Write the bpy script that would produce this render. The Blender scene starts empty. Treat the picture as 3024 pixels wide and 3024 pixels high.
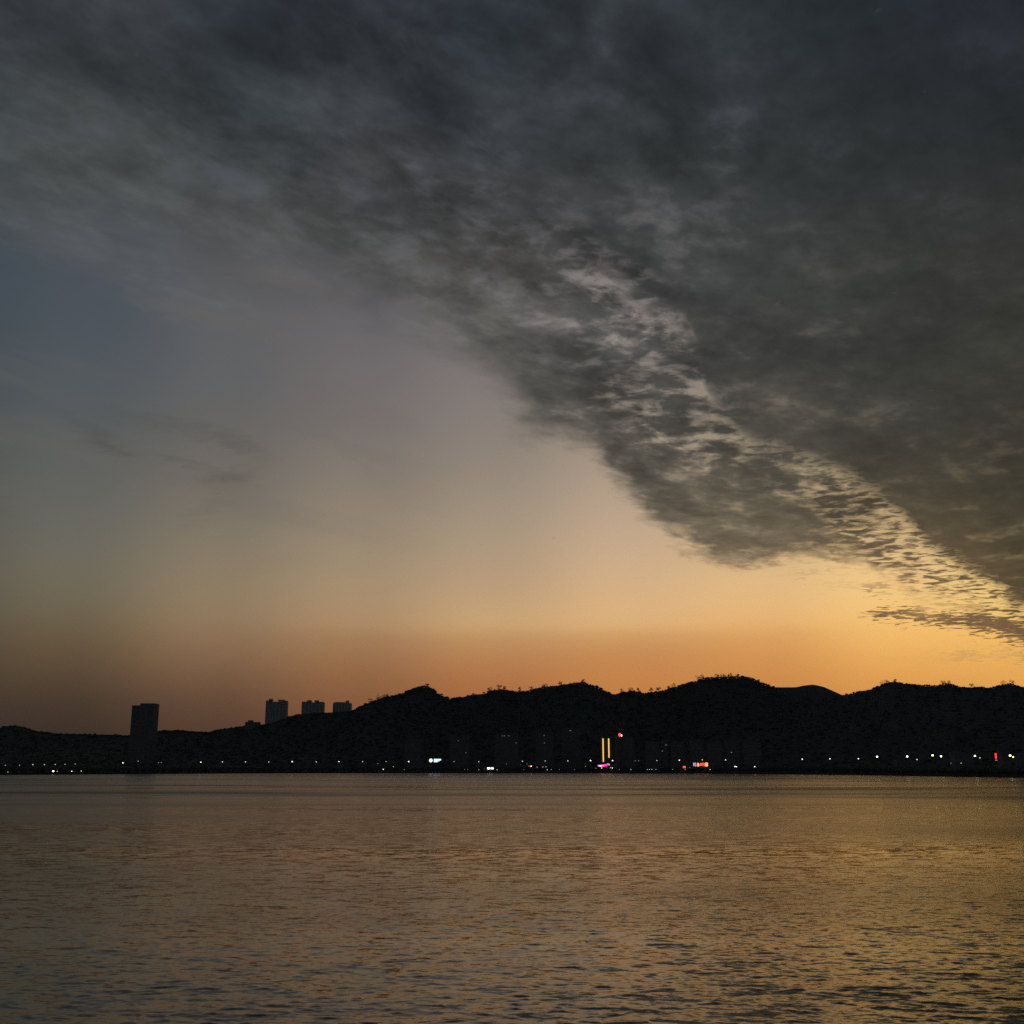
import bpy, math, random
import numpy as np
from mathutils import Vector, noise as mnoise

random.seed(7)
rng = np.random.default_rng(7)
S = bpy.context.scene
COL = S.collection
R = math.radians

# ------------------------------------------------------------------ camera
F = 3265.0                    # focal length in photo pixels (3024 wide)
PITCH = R(12.9)
EYE = 10.0
cam_d = bpy.data.cameras.new('camera')
cam = bpy.data.objects.new('camera', cam_d)
COL.objects.link(cam)
cam.location = (0, 0, EYE)
cam.rotation_euler = (math.pi / 2 + PITCH, 0, 0)
cam_d.sensor_fit = 'HORIZONTAL'
cam_d.sensor_width = 36
cam_d.lens = 36 * F / 3024
cam_d.clip_start = 0.5
cam_d.clip_end = 20000
S.camera = cam


def ray(x, y):
    """unit-depth direction through a photo pixel (3024 px frame)"""
    a, b = (x - 1512) / F, (1512 - y) / F
    return (a, math.cos(PITCH) - b * math.sin(PITCH), math.sin(PITCH) + b * math.cos(PITCH))


def at(x, y, Y):
    d = ray(x, y)
    k = Y / d[1]
    return Vector((d[0] * k, Y, EYE + d[2] * k))


def azel(x, y):
    d = ray(x, y)
    return (math.degrees(math.atan2(d[0], d[1])), math.degrees(math.atan2(d[2], math.hypot(d[0], d[1]))))


# ------------------------------------------------------------------ render look
S.view_settings.view_transform = 'Standard'
S.view_settings.look = 'None'
S.view_settings.exposure = 0
S.view_settings.gamma = 1
S.view_settings.use_curve_mapping = False
S.cycles.use_denoising = False
S.cycles.max_bounces = 5
S.cycles.sample_clamp_indirect = 1.0
S.cycles.caustics_reflective = False
S.cycles.caustics_refractive = False


# ------------------------------------------------------------------ node helper
class G:
    def __init__(s, tree):
        s.t = tree
        s.n = tree.nodes
        s.l = tree.links

    def put(s, sock, v):
        if isinstance(v, bpy.types.NodeSocket):
            s.l.new(v, sock)
        elif v is not None:
            sock.default_value = v

    def m(s, op, a, b=None, c=None, clamp=False):
        n = s.n.new('ShaderNodeMath')
        n.operation = op
        n.use_clamp = clamp
        s.put(n.inputs[0], a)
        if b is not None: s.put(n.inputs[1], b)
        if c is not None: s.put(n.inputs[2], c)
        return n.outputs[0]

    def vm(s, op, a, b=None):
        n = s.n.new('ShaderNodeVectorMath')
        n.operation = op
        s.put(n.inputs[0], a)
        if b is not None: s.put(n.inputs[1], b)
        return n.outputs[0]

    def xyz(s, x, y, z):
        n = s.n.new('ShaderNodeCombineXYZ')
        s.put(n.inputs[0], x); s.put(n.inputs[1], y); s.put(n.inputs[2], z)
        return n.outputs[0]

    def sep(s, v):
        n = s.n.new('ShaderNodeSeparateXYZ')
        s.put(n.inputs[0], v)
        return n.outputs

    def ss(s, v, a, b, lo=0.0, hi=1.0, kind='SMOOTHSTEP'):
        n = s.n.new('ShaderNodeMapRange')
        n.interpolation_type = kind
        s.put(n.inputs[0], v)
        s.put(n.inputs[1], a); s.put(n.inputs[2], b); s.put(n.inputs[3], lo); s.put(n.inputs[4], hi)
        return n.outputs[0]

    def noise(s, vec, scale, detail=4, rough=0.5, lac=2.0, dist=0.0, col=False, dim='3D'):
        n = s.n.new('ShaderNodeTexNoise')
        n.noise_dimensions = dim
        s.put(n.inputs['Vector'], vec)
        s.put(n.inputs['Scale'], scale)
        n.inputs['Detail'].default_value = detail
        n.inputs['Roughness'].default_value = rough
        n.inputs['Lacunarity'].default_value = lac
        n.inputs['Distortion'].default_value = dist
        return n.outputs['Color' if col else 'Fac']

    def mix(s, f, a, b, mode='MIX'):
        n = s.n.new('ShaderNodeMix')
        n.data_type = 'RGBA'
        n.blend_type = mode
        n.clamp_factor = True
        s.put(n.inputs[0], f); s.put(n.inputs[6], a); s.put(n.inputs[7], b)
        return n.outputs[2]

    def ramp(s, f, stops, interp='B_SPLINE'):
        n = s.n.new('ShaderNodeValToRGB')
        cr = n.color_ramp
        cr.interpolation = interp
        while len(cr.elements) < len(stops):
            cr.elements.new(0.5)
        for e, (p, c) in zip(cr.elements, stops):
            e.position = p
        for e, (p, c) in zip(cr.elements, stops):
            e.position = p
            e.color = (c[0], c[1], c[2], 1)
        s.put(n.inputs[0], f)
        return n.outputs[0]

    def curve(s, f, pts):
        """piecewise-smooth function through pts: returns socket; f and values are scaled to 0..1"""
        xs = [p[0] for p in pts]; ys = [p[1] for p in pts]
        x0, x1, y0, y1 = min(xs), max(xs), min(ys), max(ys)
        n = s.n.new('ShaderNodeFloatCurve')
        c = n.mapping.curves[0]
        q = [((x - x0) / (x1 - x0), (y - y0) / (y1 - y0)) for x, y in pts]
        while len(c.points) < len(q):
            c.points.new(0.5, 0.5)
        for p, (a, b) in zip(c.points, q):
            p.location = (a, b)
            p.handle_type = 'AUTO'
        n.mapping.extend = 'HORIZONTAL'
        n.mapping.update()
        fin = s.ss(f, x0, x1, kind='LINEAR')
        s.put(n.inputs['Value'], fin)
        return s.m('MULTIPLY_ADD', n.outputs[0], y1 - y0, y0)


def lin(c):
    return tuple(((v / 255) / 12.92 if v / 255 <= 0.04045 else ((v / 255 + 0.055) / 1.055) ** 2.4) for v in c)


# ------------------------------------------------------------------ world: dusk sky
# colours of the open sky and of the cloud deck, given for directions (photo pixels / 1932)
CLEAR = [
    (60, 760, (64, 74, 82)), (60, 850, (58, 76, 88)), (60, 950, (67, 76, 83)), (60, 1050, (73, 80, 86)), (60, 1150, (72, 82, 85)), (60, 1250, (80, 84, 84)), (60, 1350, (86, 88, 84)),
    (60, 1500, (94, 95, 90)), (60, 1600, (98, 98, 88)), (60, 1700, (100, 98, 82)), (60, 1800, (100, 92, 72)), (60, 1880, (98, 84, 62)), (60, 1950, (88, 72, 54)), (60, 2030, (75, 62, 48)), (60, 2100, (58, 48, 42)), (60, 2180, (52, 44, 40)),
    (330, 900, (76, 82, 90)), (330, 1100, (82, 88, 94)), (330, 1300, (94, 96, 94)),
    (330, 1500, (104, 103, 98)), (330, 1600, (113, 109, 98)), (330, 1700, (120, 110, 95)), (330, 1800, (122, 110, 88)), (330, 1850, (112, 98, 72)), (330, 1900, (105, 88, 65)),
    (330, 1950, (108, 82, 60)), (330, 2000, (105, 78, 58)), (330, 2050, (85, 66, 48)), (330, 2100, (68, 53, 42)),
    (740, 880, (94, 93, 94)), (740, 1000, (92, 94, 98)), (740, 1150, (98, 100, 101)), (740, 1280, (105, 100, 96)), (740, 1420, (116, 108, 100)), (740, 1560, (130, 120, 105)), (740, 1700, (145, 128, 102)),
    (740, 1800, (156, 130, 100)), (740, 1860, (157, 127, 95)), (740, 1890, (148, 118, 88)), (740, 1950, (142, 106, 78)), (740, 2000, (136, 98, 70)), (740, 2050, (115, 80, 59)), (740, 2120, (92, 68, 54)),
    (1170, 1050, (112, 106, 108)), (1170, 1200, (118, 111, 110)), (1170, 1350, (130, 120, 113)), (1170, 1500, (145, 132, 115)), (1170, 1600, (155, 140, 116)), (1170, 1700, (168, 145, 118)), (1170, 1800, (182, 150, 115)),
    (1170, 1850, (187, 150, 108)), (1170, 1875, (188, 147, 102)), (1170, 1900, (172, 132, 90)), (1170, 1960, (165, 118, 78)), (1170, 2000, (160, 110, 71)),
    (1480, 1270, (135, 125, 118)), (1480, 1400, (148, 135, 122)), (1480, 1550, (165, 148, 125)), (1480, 1650, (178, 152, 125)), (1480, 1750, (190, 158, 124)), (1480, 1820, (202, 165, 118)),
    (1480, 1870, (207, 167, 114)), (1480, 1895, (195, 148, 98)), (1480, 1950, (192, 138, 88)), (1480, 2000, (186, 124, 77)),
    (1830, 1500, (184, 160, 138)), (1830, 1600, (196, 168, 140)), (1830, 1680, (205, 172, 135)), (1830, 1750, (214, 175, 130)), (1830, 1800, (219, 178, 128)), (1830, 1850, (224, 178, 122)), (1830, 1880, (214, 168, 108)),
    (1830, 1900, (205, 150, 95)), (1830, 1950, (204, 142, 88)), (1830, 2000, (208, 142, 79)),
    (2330, 1700, (226, 188, 135)), (2330, 1750, (232, 190, 132)), (2330, 1800, (236, 190, 125)), (2330, 1850, (236, 178, 110)), (2330, 1880, (228, 170, 100)), (2330, 1920, (222, 160, 88)), (2330, 1960, (220, 155, 85)), (2330, 2000, (215, 148, 80)),
    (2650, 1650, (238, 200, 142)), (2650, 1730, (244, 200, 132)), (2650, 1800, (246, 198, 120)), (2650, 1900, (244, 186, 103)), (2650, 1960, (236, 173, 92)), (2650, 2010, (230, 163, 84)),
    (3000, 1740, (252, 216, 140)), (3000, 1850, (250, 198, 108)), (3000, 1920, (249, 188, 98)), (3000, 2000, (240, 170, 83)), (3000, 2150, (220, 150, 75)),
    # what shows through the gaps of the cloud deck
    (1816, 830, (136, 127, 124)), (2035, 986, (148, 135, 126)), (1960, 1130, (146, 134, 124)), (2035, 1330, (160, 145, 120)), (2348, 1409, (160, 143, 113)),
    (2536, 1487, (196, 168, 122)), (1409, 704, (92, 94, 100)), (939, 470, (74, 78, 86)), (2191, 313, (74, 77, 86)), (2896, 156, (62, 65, 74)),
    (2896, 939, (84, 82, 80)), (3024, 1409, (150, 132, 98)), (0, 470, (68, 76, 84)), (0, 0, (58, 62, 68)), (939, 0, (60, 64, 72)), (2191, 0, (62, 66, 75)),
]
CLOUD = [
    (60, 10, (54, 58, 64)), (60, 100, (60, 64, 66)), (60, 200, (58, 64, 68)), (60, 330, (62, 66, 66)), (60, 450, (68, 70, 68)), (60, 550, (70, 76, 76)), (60, 650, (74, 78, 76)), (60, 750, (68, 76, 82)), (60, 880, (64, 77, 86)),
    (330, 50, (56, 60, 64)), (330, 300, (62, 66, 67)), (330, 600, (76, 77, 76)), (330, 750, (80, 83, 83)), (330, 850, (78, 84, 90)),
    (700, 10, (48, 54, 62)), (700, 150, (50, 56, 62)), (700, 300, (62, 66, 66)), (700, 450, (60, 66, 68)), (700, 600, (70, 70, 70)), (700, 720, (79, 79, 77)), (700, 800, (90, 88, 84)), (700, 900, (96, 94, 94)),
    (1100, 60, (50, 54, 60)), (1100, 250, (52, 56, 60)), (1100, 500, (64, 65, 67)), (1100, 700, (74, 75, 74)), (1100, 880, (78, 77, 75)), (1230, 960, (76, 74, 73)),
    (1500, 20, (48, 54, 60)), (1500, 150, (46, 52, 60)), (1500, 330, (50, 54, 56)), (1500, 480, (54, 58, 62)), (1500, 600, (66, 66, 64)), (1500, 720, (74, 73, 71)), (1500, 850, (84, 81, 78)), (1500, 1000, (78, 78, 75)),
    (1400, 1060, (66, 66, 64)), (1530, 1180, (70, 68, 65)), (1650, 1270, (76, 73, 68)),
    (1850, 100, (48, 52, 56)), (1850, 400, (52, 55, 57)), (1850, 700, (60, 62, 62)), (1850, 950, (70, 70, 69)), (1850, 1150, (70, 70, 68)), (1850, 1300, (84, 80, 73)), (1880, 1450, (88, 82, 72)),
    (2430, 10, (36, 42, 48)), (2430, 200, (40, 44, 46)), (2430, 400, (42, 46, 48)), (2430, 600, (50, 52, 50)), (2430, 800, (56, 58, 56)), (2430, 950, (54, 55, 53)), (2430, 1190, (59, 58, 55)), (2430, 1350, (68, 66, 58)), (2430, 1480, (76, 71, 58)),
    (2955, 10, (36, 40, 46)), (2955, 150, (42, 44, 50)), (2955, 300, (36, 40, 42)), (2955, 500, (44, 46, 46)), (2955, 800, (48, 48, 46)), (2955, 1000, (54, 55, 50)), (2955, 1300, (58, 55, 48)), (2955, 1500, (66, 61, 49)),
    (2955, 1620, (76, 69, 50)), (2955, 1720, (90, 76, 52)), (2955, 1880, (104, 82, 54)),
    (2060, 1560, (116, 105, 84)), (2220, 1630, (108, 96, 76)), (2110, 1380, (84, 78, 68)), (2350, 1560, (90, 81, 66)), (2560, 1780, (140, 108, 76)), (2740, 1800, (124, 96, 68)),
]
AZS = [-150, -60, -30, -22, -15, -8, -1, 6, 13, 19, 26, 36, 70, 150]
ELS = [0, 1.5, 3, 4.2, 5.4, 6.3, 7.2, 8.4, 10, 12, 14.5, 17, 20, 23, 26, 30, 34, 38, 45]


def fit(samples, back):
    P = np.array([azel(x, y) for x, y, c in samples])
    V = np.array([c for x, y, c in samples], float)
    sc = np.array([1 / 1.3, 1.0])

    def k(A, B):
        d = np.linalg.norm((A[:, None, :] - B[None]) * sc, axis=2)
        return -d
    n = len(P)
    K = k(P, P) - np.eye(n) * 0.15
    T = np.c_[np.ones(n)]
    M = np.block([[K, T], [T.T, np.zeros((1, 1))]])
    W = np.linalg.solve(M, np.r_[V, np.zeros((1, 3))])
    out = {}
    for a in AZS:
        row = []
        for e in ELS:
            aa = max(-30, min(30, a))
            q = np.array([[aa, min(e, 37)]])
            v = (np.c_[k(q, P), np.ones(1)] @ W)[0]
            if abs(a) > 100:
                v = np.array(back)
            elif abs(a) >= 60:
                v = v * 0.45 + np.array(back) * 0.55
            row.append(np.clip(v, 14, 255))
        out[a] = row
    return out


world = bpy.data.worlds.new('World')
S.world = world
world.use_nodes = True
wt = world.node_tree
wt.nodes.clear()
g = G(wt)
tc = wt.nodes.new('ShaderNodeTexCoord').outputs['Generated']
dx, dy, dz = g.sep(tc)
az = g.m('MULTIPLY', g.m('ARCTAN2', dx, dy), 57.29578)
el = g.m('MULTIPLY', g.m('ARCSINE', dz), 57.29578)

# coordinates on a level cloud layer: u runs with the cloud bands, v across them
kk = g.m('DIVIDE', 1.0, g.m('ADD', g.m('MAXIMUM', dz, 0.0), 0.05))
BA = R(36)
pu = g.m('MULTIPLY', g.m('ADD', g.m('MULTIPLY', dx, math.sin(BA)), g.m('MULTIPLY', dy, math.cos(BA))), kk)
pv = g.m('MULTIPLY', g.m('SUBTRACT', g.m('MULTIPLY', dx, math.cos(BA)), g.m('MULTIPLY', dy, math.sin(BA))), kk)
pband = g.xyz(g.m('MULTIPLY', pu, 0.42), pv, 0.0)      # streaks along the bands
pcell = g.xyz(g.m('MULTIPLY', pu, 0.8), pv, 3.7)         # rounded puffs
prip = g.xyz(g.m('MULTIPLY', dx, kk), g.m('MULTIPLY', g.m('MULTIPLY', dy, kk), 1.15), 9.1)

nbig = g.noise(pband, 1.6, 3, 0.5)
nmid = g.noise(pband, 5.0, 5, 0.55, dist=0.4)
ncell = g.noise(pcell, 12.0, 7, 0.62, dist=0.2)
nfine = g.noise(pcell, 30.0, 5, 0.6, dist=0.3)
puff0 = g.noise(g.xyz(g.m('MULTIPLY', pu, 0.75), pv, 21.3), 6.5, 5, 0.52, dist=0.35)
npuff = g.ss(puff0, 0.36, 0.64)
nrip = g.noise(prip, 17.0, 4, 0.5, dist=0.5)


def warp(n, amp):
    return g.m('MULTIPLY', g.m('SUBTRACT', n, 0.5), amp)


def curve_px(pts, extra_l, extra_r):
    q = sorted(azel(x * 3024 / 1932, y * 3024 / 1932) for x, y in pts)
    return [extra_l] + q + [extra_r]


E1 = curve_px([(-60, 455), (120, 470), (300, 500), (480, 535), (640, 570), (800, 625), (880, 680), (960, 760), (1010, 815), (1110, 850), (1150, 900),
               (1215, 968), (1300, 1032), (1420, 1068), (1500, 1052), (1580, 1052), (1660, 1085), (1760, 1135), (1850, 1165), (1932, 1200)], (-60, 24), (40, 1.0))
RL = curve_px([(300, 340), (500, 430), (700, 520), (900, 575), (1020, 640), (1080, 700), (1150, 780), (1250, 850), (1400, 890), (1500, 940), (1590, 1030), (1640, 1090), (1740, 1160), (1840, 1190), (1932, 1215)], (-60, 28), (40, 1.2))
RU = curve_px([(300, 60), (600, 190), (850, 310), (1020, 400), (1150, 480), (1290, 590), (1340, 740), (1400, 805), (1550, 870), (1680, 955), (1770, 1050), (1860, 1095), (1932, 1150)], (-60, 35), (40, 2.2))
e1 = g.curve(az, E1)
rl = g.curve(az, RL)
ru = g.curve(az, RU)
wl = g.ss(az, 14.0, -16.0, 0.8, 4.6)                       # the left side of the deck is softer
wob = g.m('ADD', g.m('MULTIPLY', warp(nmid, 3.6), g.ss(el, 3.0, 16.0, 0.25, 1.0)), g.m('MULTIPLY', warp(ncell, 4.2), g.ss(el, 3.0, 18.0, 0.25, 1.0)))
t1 = g.m('ADD', g.m('SUBTRACT', el, e1), wob)
cover = g.ss(t1, g.m('MULTIPLY', wl, -0.55), wl)
tl = g.m('ADD', g.m('SUBTRACT', el, rl), g.m('MULTIPLY', wob, 0.7))
tu = g.m('ADD', g.m('SUBTRACT', el, ru), g.m('MULTIPLY', wob, 0.9))
rift = g.m('MULTIPLY', g.ss(tl, -0.9, 1.2), g.ss(g.m('ADD', tu, g.m('MULTIPLY', warp(nrip, 3.2), g.ss(az, 8.0, 20.0))), 0.7, -0.3))
# gap pattern: puffs higher up, fine ripples lower down
pat = g.m('ADD', g.m('MULTIPLY', g.m('MULTIPLY', ncell, 0.6), g.ss(el, 8.0, 16.0)),
          g.m('ADD', g.m('MULTIPLY', g.m('MULTIPLY', nrip, 0.6), g.ss(el, 16.0, 8.0)), g.m('MULTIPLY', nrip, 0.4)))
thr = g.curve(az, [(-60, .54), (-10, .54), (2, .53), (9, .52), (16, .505), (20, .465), (23, .44), (26, .44), (60, .44)])
gap = g.ss(pat, g.m('SUBTRACT', thr, 0.07), g.m('ADD', thr, g.ss(az, 0.0, 20.0, 0.14, 0.13)))
strength = g.curve(az, [(-60, .3), (-14, .45), (-4, .7), (2, .85), (8, 1.0), (14, .98), (18, .98), (60, 1.0)])
gaps = g.m('MULTIPLY', g.m('MULTIPLY', g.m('MULTIPLY', rift, gap), strength), g.m('MAXIMUM', g.m('MULTIPLY_ADD', npuff, 0.45, 0.55), g.ss(az, 14.0, 22.0)))


def blob(x, y, rx, ry, amp, tilt=0.0):
    a0, e0 = azel(x * 3024 / 1932, y * 3024 / 1932)
    a_ = g.m('SUBTRACT', g.m('ADD', az, warp(ncell, 3.0)), a0)
    e_ = g.m('SUBTRACT', g.m('ADD', el, warp(nrip, 2.0)), e0)
    c, s_ = math.cos(tilt), math.sin(tilt)
    p = g.m('MULTIPLY', g.m('ADD', g.m('MULTIPLY', a_, c), g.m('MULTIPLY', e_, s_)), 1 / rx)
    q = g.m('MULTIPLY', g.m('SUBTRACT', g.m('MULTIPLY', e_, c), g.m('MULTIPLY', a_, s_)), 1 / ry)
    r2 = g.m('ADD', g.m('MULTIPLY', p, p), g.m('MULTIPLY', q, q))
    return g.m('MULTIPLY', g.m('EXPONENT', g.m('MULTIPLY', r2, -1.0)), amp)


BL = [(1152, 532, 1.0, 0.5, 0.62, -0.65), (1215, 592, 0.5, 0.4, 0.42, -0.5), (1280, 628, 0.9, 0.5, 0.55, -0.45), (1090, 405, 1.0, 0.4, 0.30, -0.6),
      (1380, 375, 1.2, 0.4, 0.26, 0.1), (680, 360, 1.3, 0.5, 0.45, -0.3), (1400, 215, 1.0, 1.0, 0.30, 0.6), (940, 235, 0.9, 0.9, 0.35, -0.5),
      (1890, 110, 1.6, 0.8, 0.22, -0.6), (1270, 420, 1.2, 0.4, 0.16, 0.5), (1560, 500, 1.8, 0.7, 0.16, -0.5), (1470, 760, 2.2, 0.8, 0.15, -0.2),
      (590, 160, 1.0, 0.6, 0.30, -0.6), (980, 560, 2.6, 0.5, 0.30, -0.55), (800, 440, 2.0, 0.5, 0.3, -0.5), (1000, 430, 2.5, 0.5, 0.22, -0.5), (1820, 380, 1.5, 0.5, 0.16, -0.4), (780, 310, 1.2, 0.5, 0.22, -0.5)]
bs = None
for b in BL:
    v = blob(*b)
    bs = v if bs is None else g.m('ADD', bs, v)
streak = g.m('MULTIPLY', g.m('MULTIPLY', g.ss(g.m('ADD', g.m('MULTIPLY', puff0, 0.6), g.m('MULTIPLY', ncell, 0.4)), 0.54, 0.68), 0.42), g.ss(az, 24.0, 2.0, 0.25, 1.0))
bs = g.m('MULTIPLY', g.m('ADD', bs, streak), g.ss(g.m('ADD', g.m('MULTIPLY', ncell, 0.6), g.m('MULTIPLY', nfine, 0.4)), 0.36, 0.62, 0.35, 1.2))
gaps = g.m('MINIMUM', g.m('ADD', gaps, bs), 0.97)
# a dissolving lower fringe right of centre and loose scraps under the deck
cover = g.m('MULTIPLY', cover, g.m('SUBTRACT', 1.0, gaps))

CT = fit(CLEAR, (52, 58, 70))
KT = fit(CLOUD, (44, 48, 54))


def field(tab):
    cur = None
    eN = g.m('DIVIDE', g.m('MAXIMUM', el, 0.0), 45.0, clamp=True)
    for i, a in enumerate(AZS):
        c = g.ramp(eN, [(e / 45.0, lin(v)) for e, v in zip(ELS, tab[a])])
        cur = c if cur is None else g.mix(g.ss(az, AZS[i - 1], a, kind='SMOOTHSTEP'), cur, c)
    return cur


clear = field(CT)
cloud = field(KT)
# uneven thickness of the deck
lum = g.m('MULTIPLY', g.ss(nbig, 0.3, 0.7, 0.86, 1.14, 'LINEAR'), g.m('MULTIPLY', g.m('MULTIPLY', g.ss(nmid, 0.28, 0.72, g.ss(az, -30.0, -8.0, 0.90, 0.78), g.ss(az, -30.0, -8.0, 1.10, 1.22), 'LINEAR'), g.m('ADD', 1.0, g.m('MULTIPLY', g.m('SUBTRACT', npuff, 0.52), g.m('MULTIPLY', g.ss(az, 4.0, 19.0, 0.42, 0.16), g.ss(az, -30.0, -8.0, 0.35, 1.0))))), g.m('MULTIPLY', g.ss(ncell, 0.25, 0.75, 0.76, 1.26, 'LINEAR'), g.ss(nfine, 0.25, 0.75, 0.90, 1.10, 'LINEAR'))))
lumn = g.m('POWER', lum, g.ss(az, 24.0, 5.0, 0.75, 1.25))
cloud = g.vm('SCALE', cloud, None)
cloud.node.inputs['Scale'].default_value = 1.0
g.l.new(lumn, cloud.node.inputs['Scale'])
# thin veils in the open sky on the left and scraps of cloud low on the right
veil = g.m('MULTIPLY', g.ss(g.noise(pband, 3.2, 5, 0.55, dist=0.6), 0.46, 0.68), g.m('MULTIPLY', g.ss(az, 0.0, -12.0, 0.0, 0.30), g.ss(el, 9.0, 15.0)))
skyv = g.mix(veil, clear, (0.14, 0.125, 0.115, 1))
for b in [(205, 842, 1.2, 0.35, 0.42, -0.3), (150, 800, 1.5, 0.3, 0.2, -0.3), (300, 800, 2.6, 0.4, 0.22, -0.1), (440, 835, 1.8, 0.4, 0.26, -0.35), (430, 900, 1.3, 0.4, 0.32, 0.15), (350, 870, 1.2, 0.25, 0.22, -0.2), (390, 960, 1.4, 0.5, 0.14, 0.5)]:
    skyv = g.mix(blob(*b), skyv, (0.062, 0.060, 0.056, 1))
for b in [(1520, 1080, 0.8, 0.14, 0.30, 0.0), (1830, 1237, 1.4, 0.14, 0.35, -0.02), (1930, 1240, 0.8, 0.2, 0.5, -0.2), (1590, 1105, 1.0, 0.12, 0.2, -0.05), (1500, 1195, 1.0, 0.1, 0.12, 0)]:
    skyv = g.mix(blob(*b), skyv, (0.30, 0.20, 0.10, 1))
for b in [(330, 582, 2.6, 0.45, 0.40, -0.12), (520, 528, 2.4, 0.45, 0.5, -0.15), (620, 545, 1.8, 0.4, 0.45, -0.25), (560, 600, 1.6, 0.4, 0.25, -0.1), (250, 520, 0.1, 0.1, 0.0, 0)]:
    skyv = g.mix(blob(*b), skyv, (0.135, 0.125, 0.115, 1))
# smooth bank of haze lying over the hills, with a level upper edge
bank = g.m('MULTIPLY', g.ss(g.m('ADD', el, warp(nbig, 0.5)), 7.15, 6.2), g.m('MULTIPLY', g.ss(az, -18.0, -6.0), g.ss(az, 23.0, 10.0)))
skyv = g.mix(g.m('MULTIPLY', bank, 0.9), skyv, (0.93, 0.88, 0.86, 1), 'MULTIPLY')
full = g.mix(cover, skyv, cloud)
# the long dark scrap under the deck at the right, and a few loose pieces above it
for b in [(1700, 1158, 1.5, 0.30, 0.8, -0.05), (1800, 1168, 1.7, 0.28, 0.85, -0.06), (1660, 1160, 0.9, 0.16, 0.7, 0.0), (1880, 1180, 1.6, 0.42, 0.95, -0.22), (1945, 1200, 1.5, 0.45, 0.9, -0.3),
          (1660, 1108, 1.2, 0.28, 0.5, -0.2), (1720, 1118, 1.0, 0.2, 0.35, -0.1), (1600, 1062, 1.4, 0.5, 0.35, -0.3), (1840, 1140, 0.5, 0.25, 0.5, 0.1)]:
    v = blob(*b)
    v = g.ss(g.m('ADD', v, warp(nrip, 0.75)), 0.15, 0.55)
    full = g.mix(g.m('MULTIPLY', v, min(0.9, b[4] + 0.05)), full, lin((112, 86, 60)) + (1,))
nish = wt.nodes.new('ShaderNodeTexSky')
nish.sky_type = 'NISHITA'
nish.sun_disc = False
nish.sun_elevation = R(-1.5)
nish.sun_rotation = R(34)
bg = wt.nodes.new('ShaderNodeBackground')
g.l.new(full, bg.inputs['Color'])
bg.inputs['Strength'].default_value = 1.05
bg2 = wt.nodes.new('ShaderNodeBackground')
g.l.new(nish.outputs[0], bg2.inputs['Color'])
bg2.inputs['Strength'].default_value = 0.006
add = wt.nodes.new('ShaderNodeAddShader')
g.l.new(bg.outputs[0], add.inputs[0])
g.l.new(bg2.outputs[0], add.inputs[1])
wo = wt.nodes.new('ShaderNodeOutputWorld')
g.l.new(add.outputs[0], wo.inputs['Surface'])
world.cycles.sampling_method = 'MANUAL'
world.cycles.sample_map_resolution = 512

# ------------------------------------------------------------------ sun (already behind the hills)
sd = bpy.data.lights.new('sun', 'SUN')
sd.energy = 0.02
sd.angle = R(12)
sd.color = (1.0, 0.72, 0.42)
sun = bpy.data.objects.new('sun', sd)
COL.objects.link(sun)
_a, _e = R(34), R(1.0)
sun.rotation_euler = Vector((math.sin(_a) * math.cos(_e), math.cos(_a) * math.cos(_e), math.sin(_e))).to_track_quat('Z', 'Y').to_euler()


# ------------------------------------------------------------------ materials
def mat(name, base, rough=0.8, emis=None, es=0.0, var=None, vscale=0.3, spec=0.3, metal=0.0):
    m_ = bpy.data.materials.new(name)
    m_.use_nodes = True
    b = m_.node_tree.nodes['Principled BSDF']
    b.inputs['Base Color'].default_value = (*base, 1)
    b.inputs['Roughness'].default_value = rough
    b.inputs['Specular IOR Level'].default_value = spec
    b.inputs['Metallic'].default_value = metal
    if var:
        q = G(m_.node_tree)
        t = m_.node_tree.nodes.new('ShaderNodeTexCoord').outputs['Object']
        n = q.noise(t, vscale, 5, 0.6)
        c = q.mix(q.ss(n, 0.3, 0.7), (*base, 1), (*var, 1))
        q.l.new(c, b.inputs['Base Color'])
    if emis:
        b.inputs['Emission Color'].default_value = (*emis, 1)
        b.inputs['Emission Strength'].default_value = es
    return m_


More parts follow.
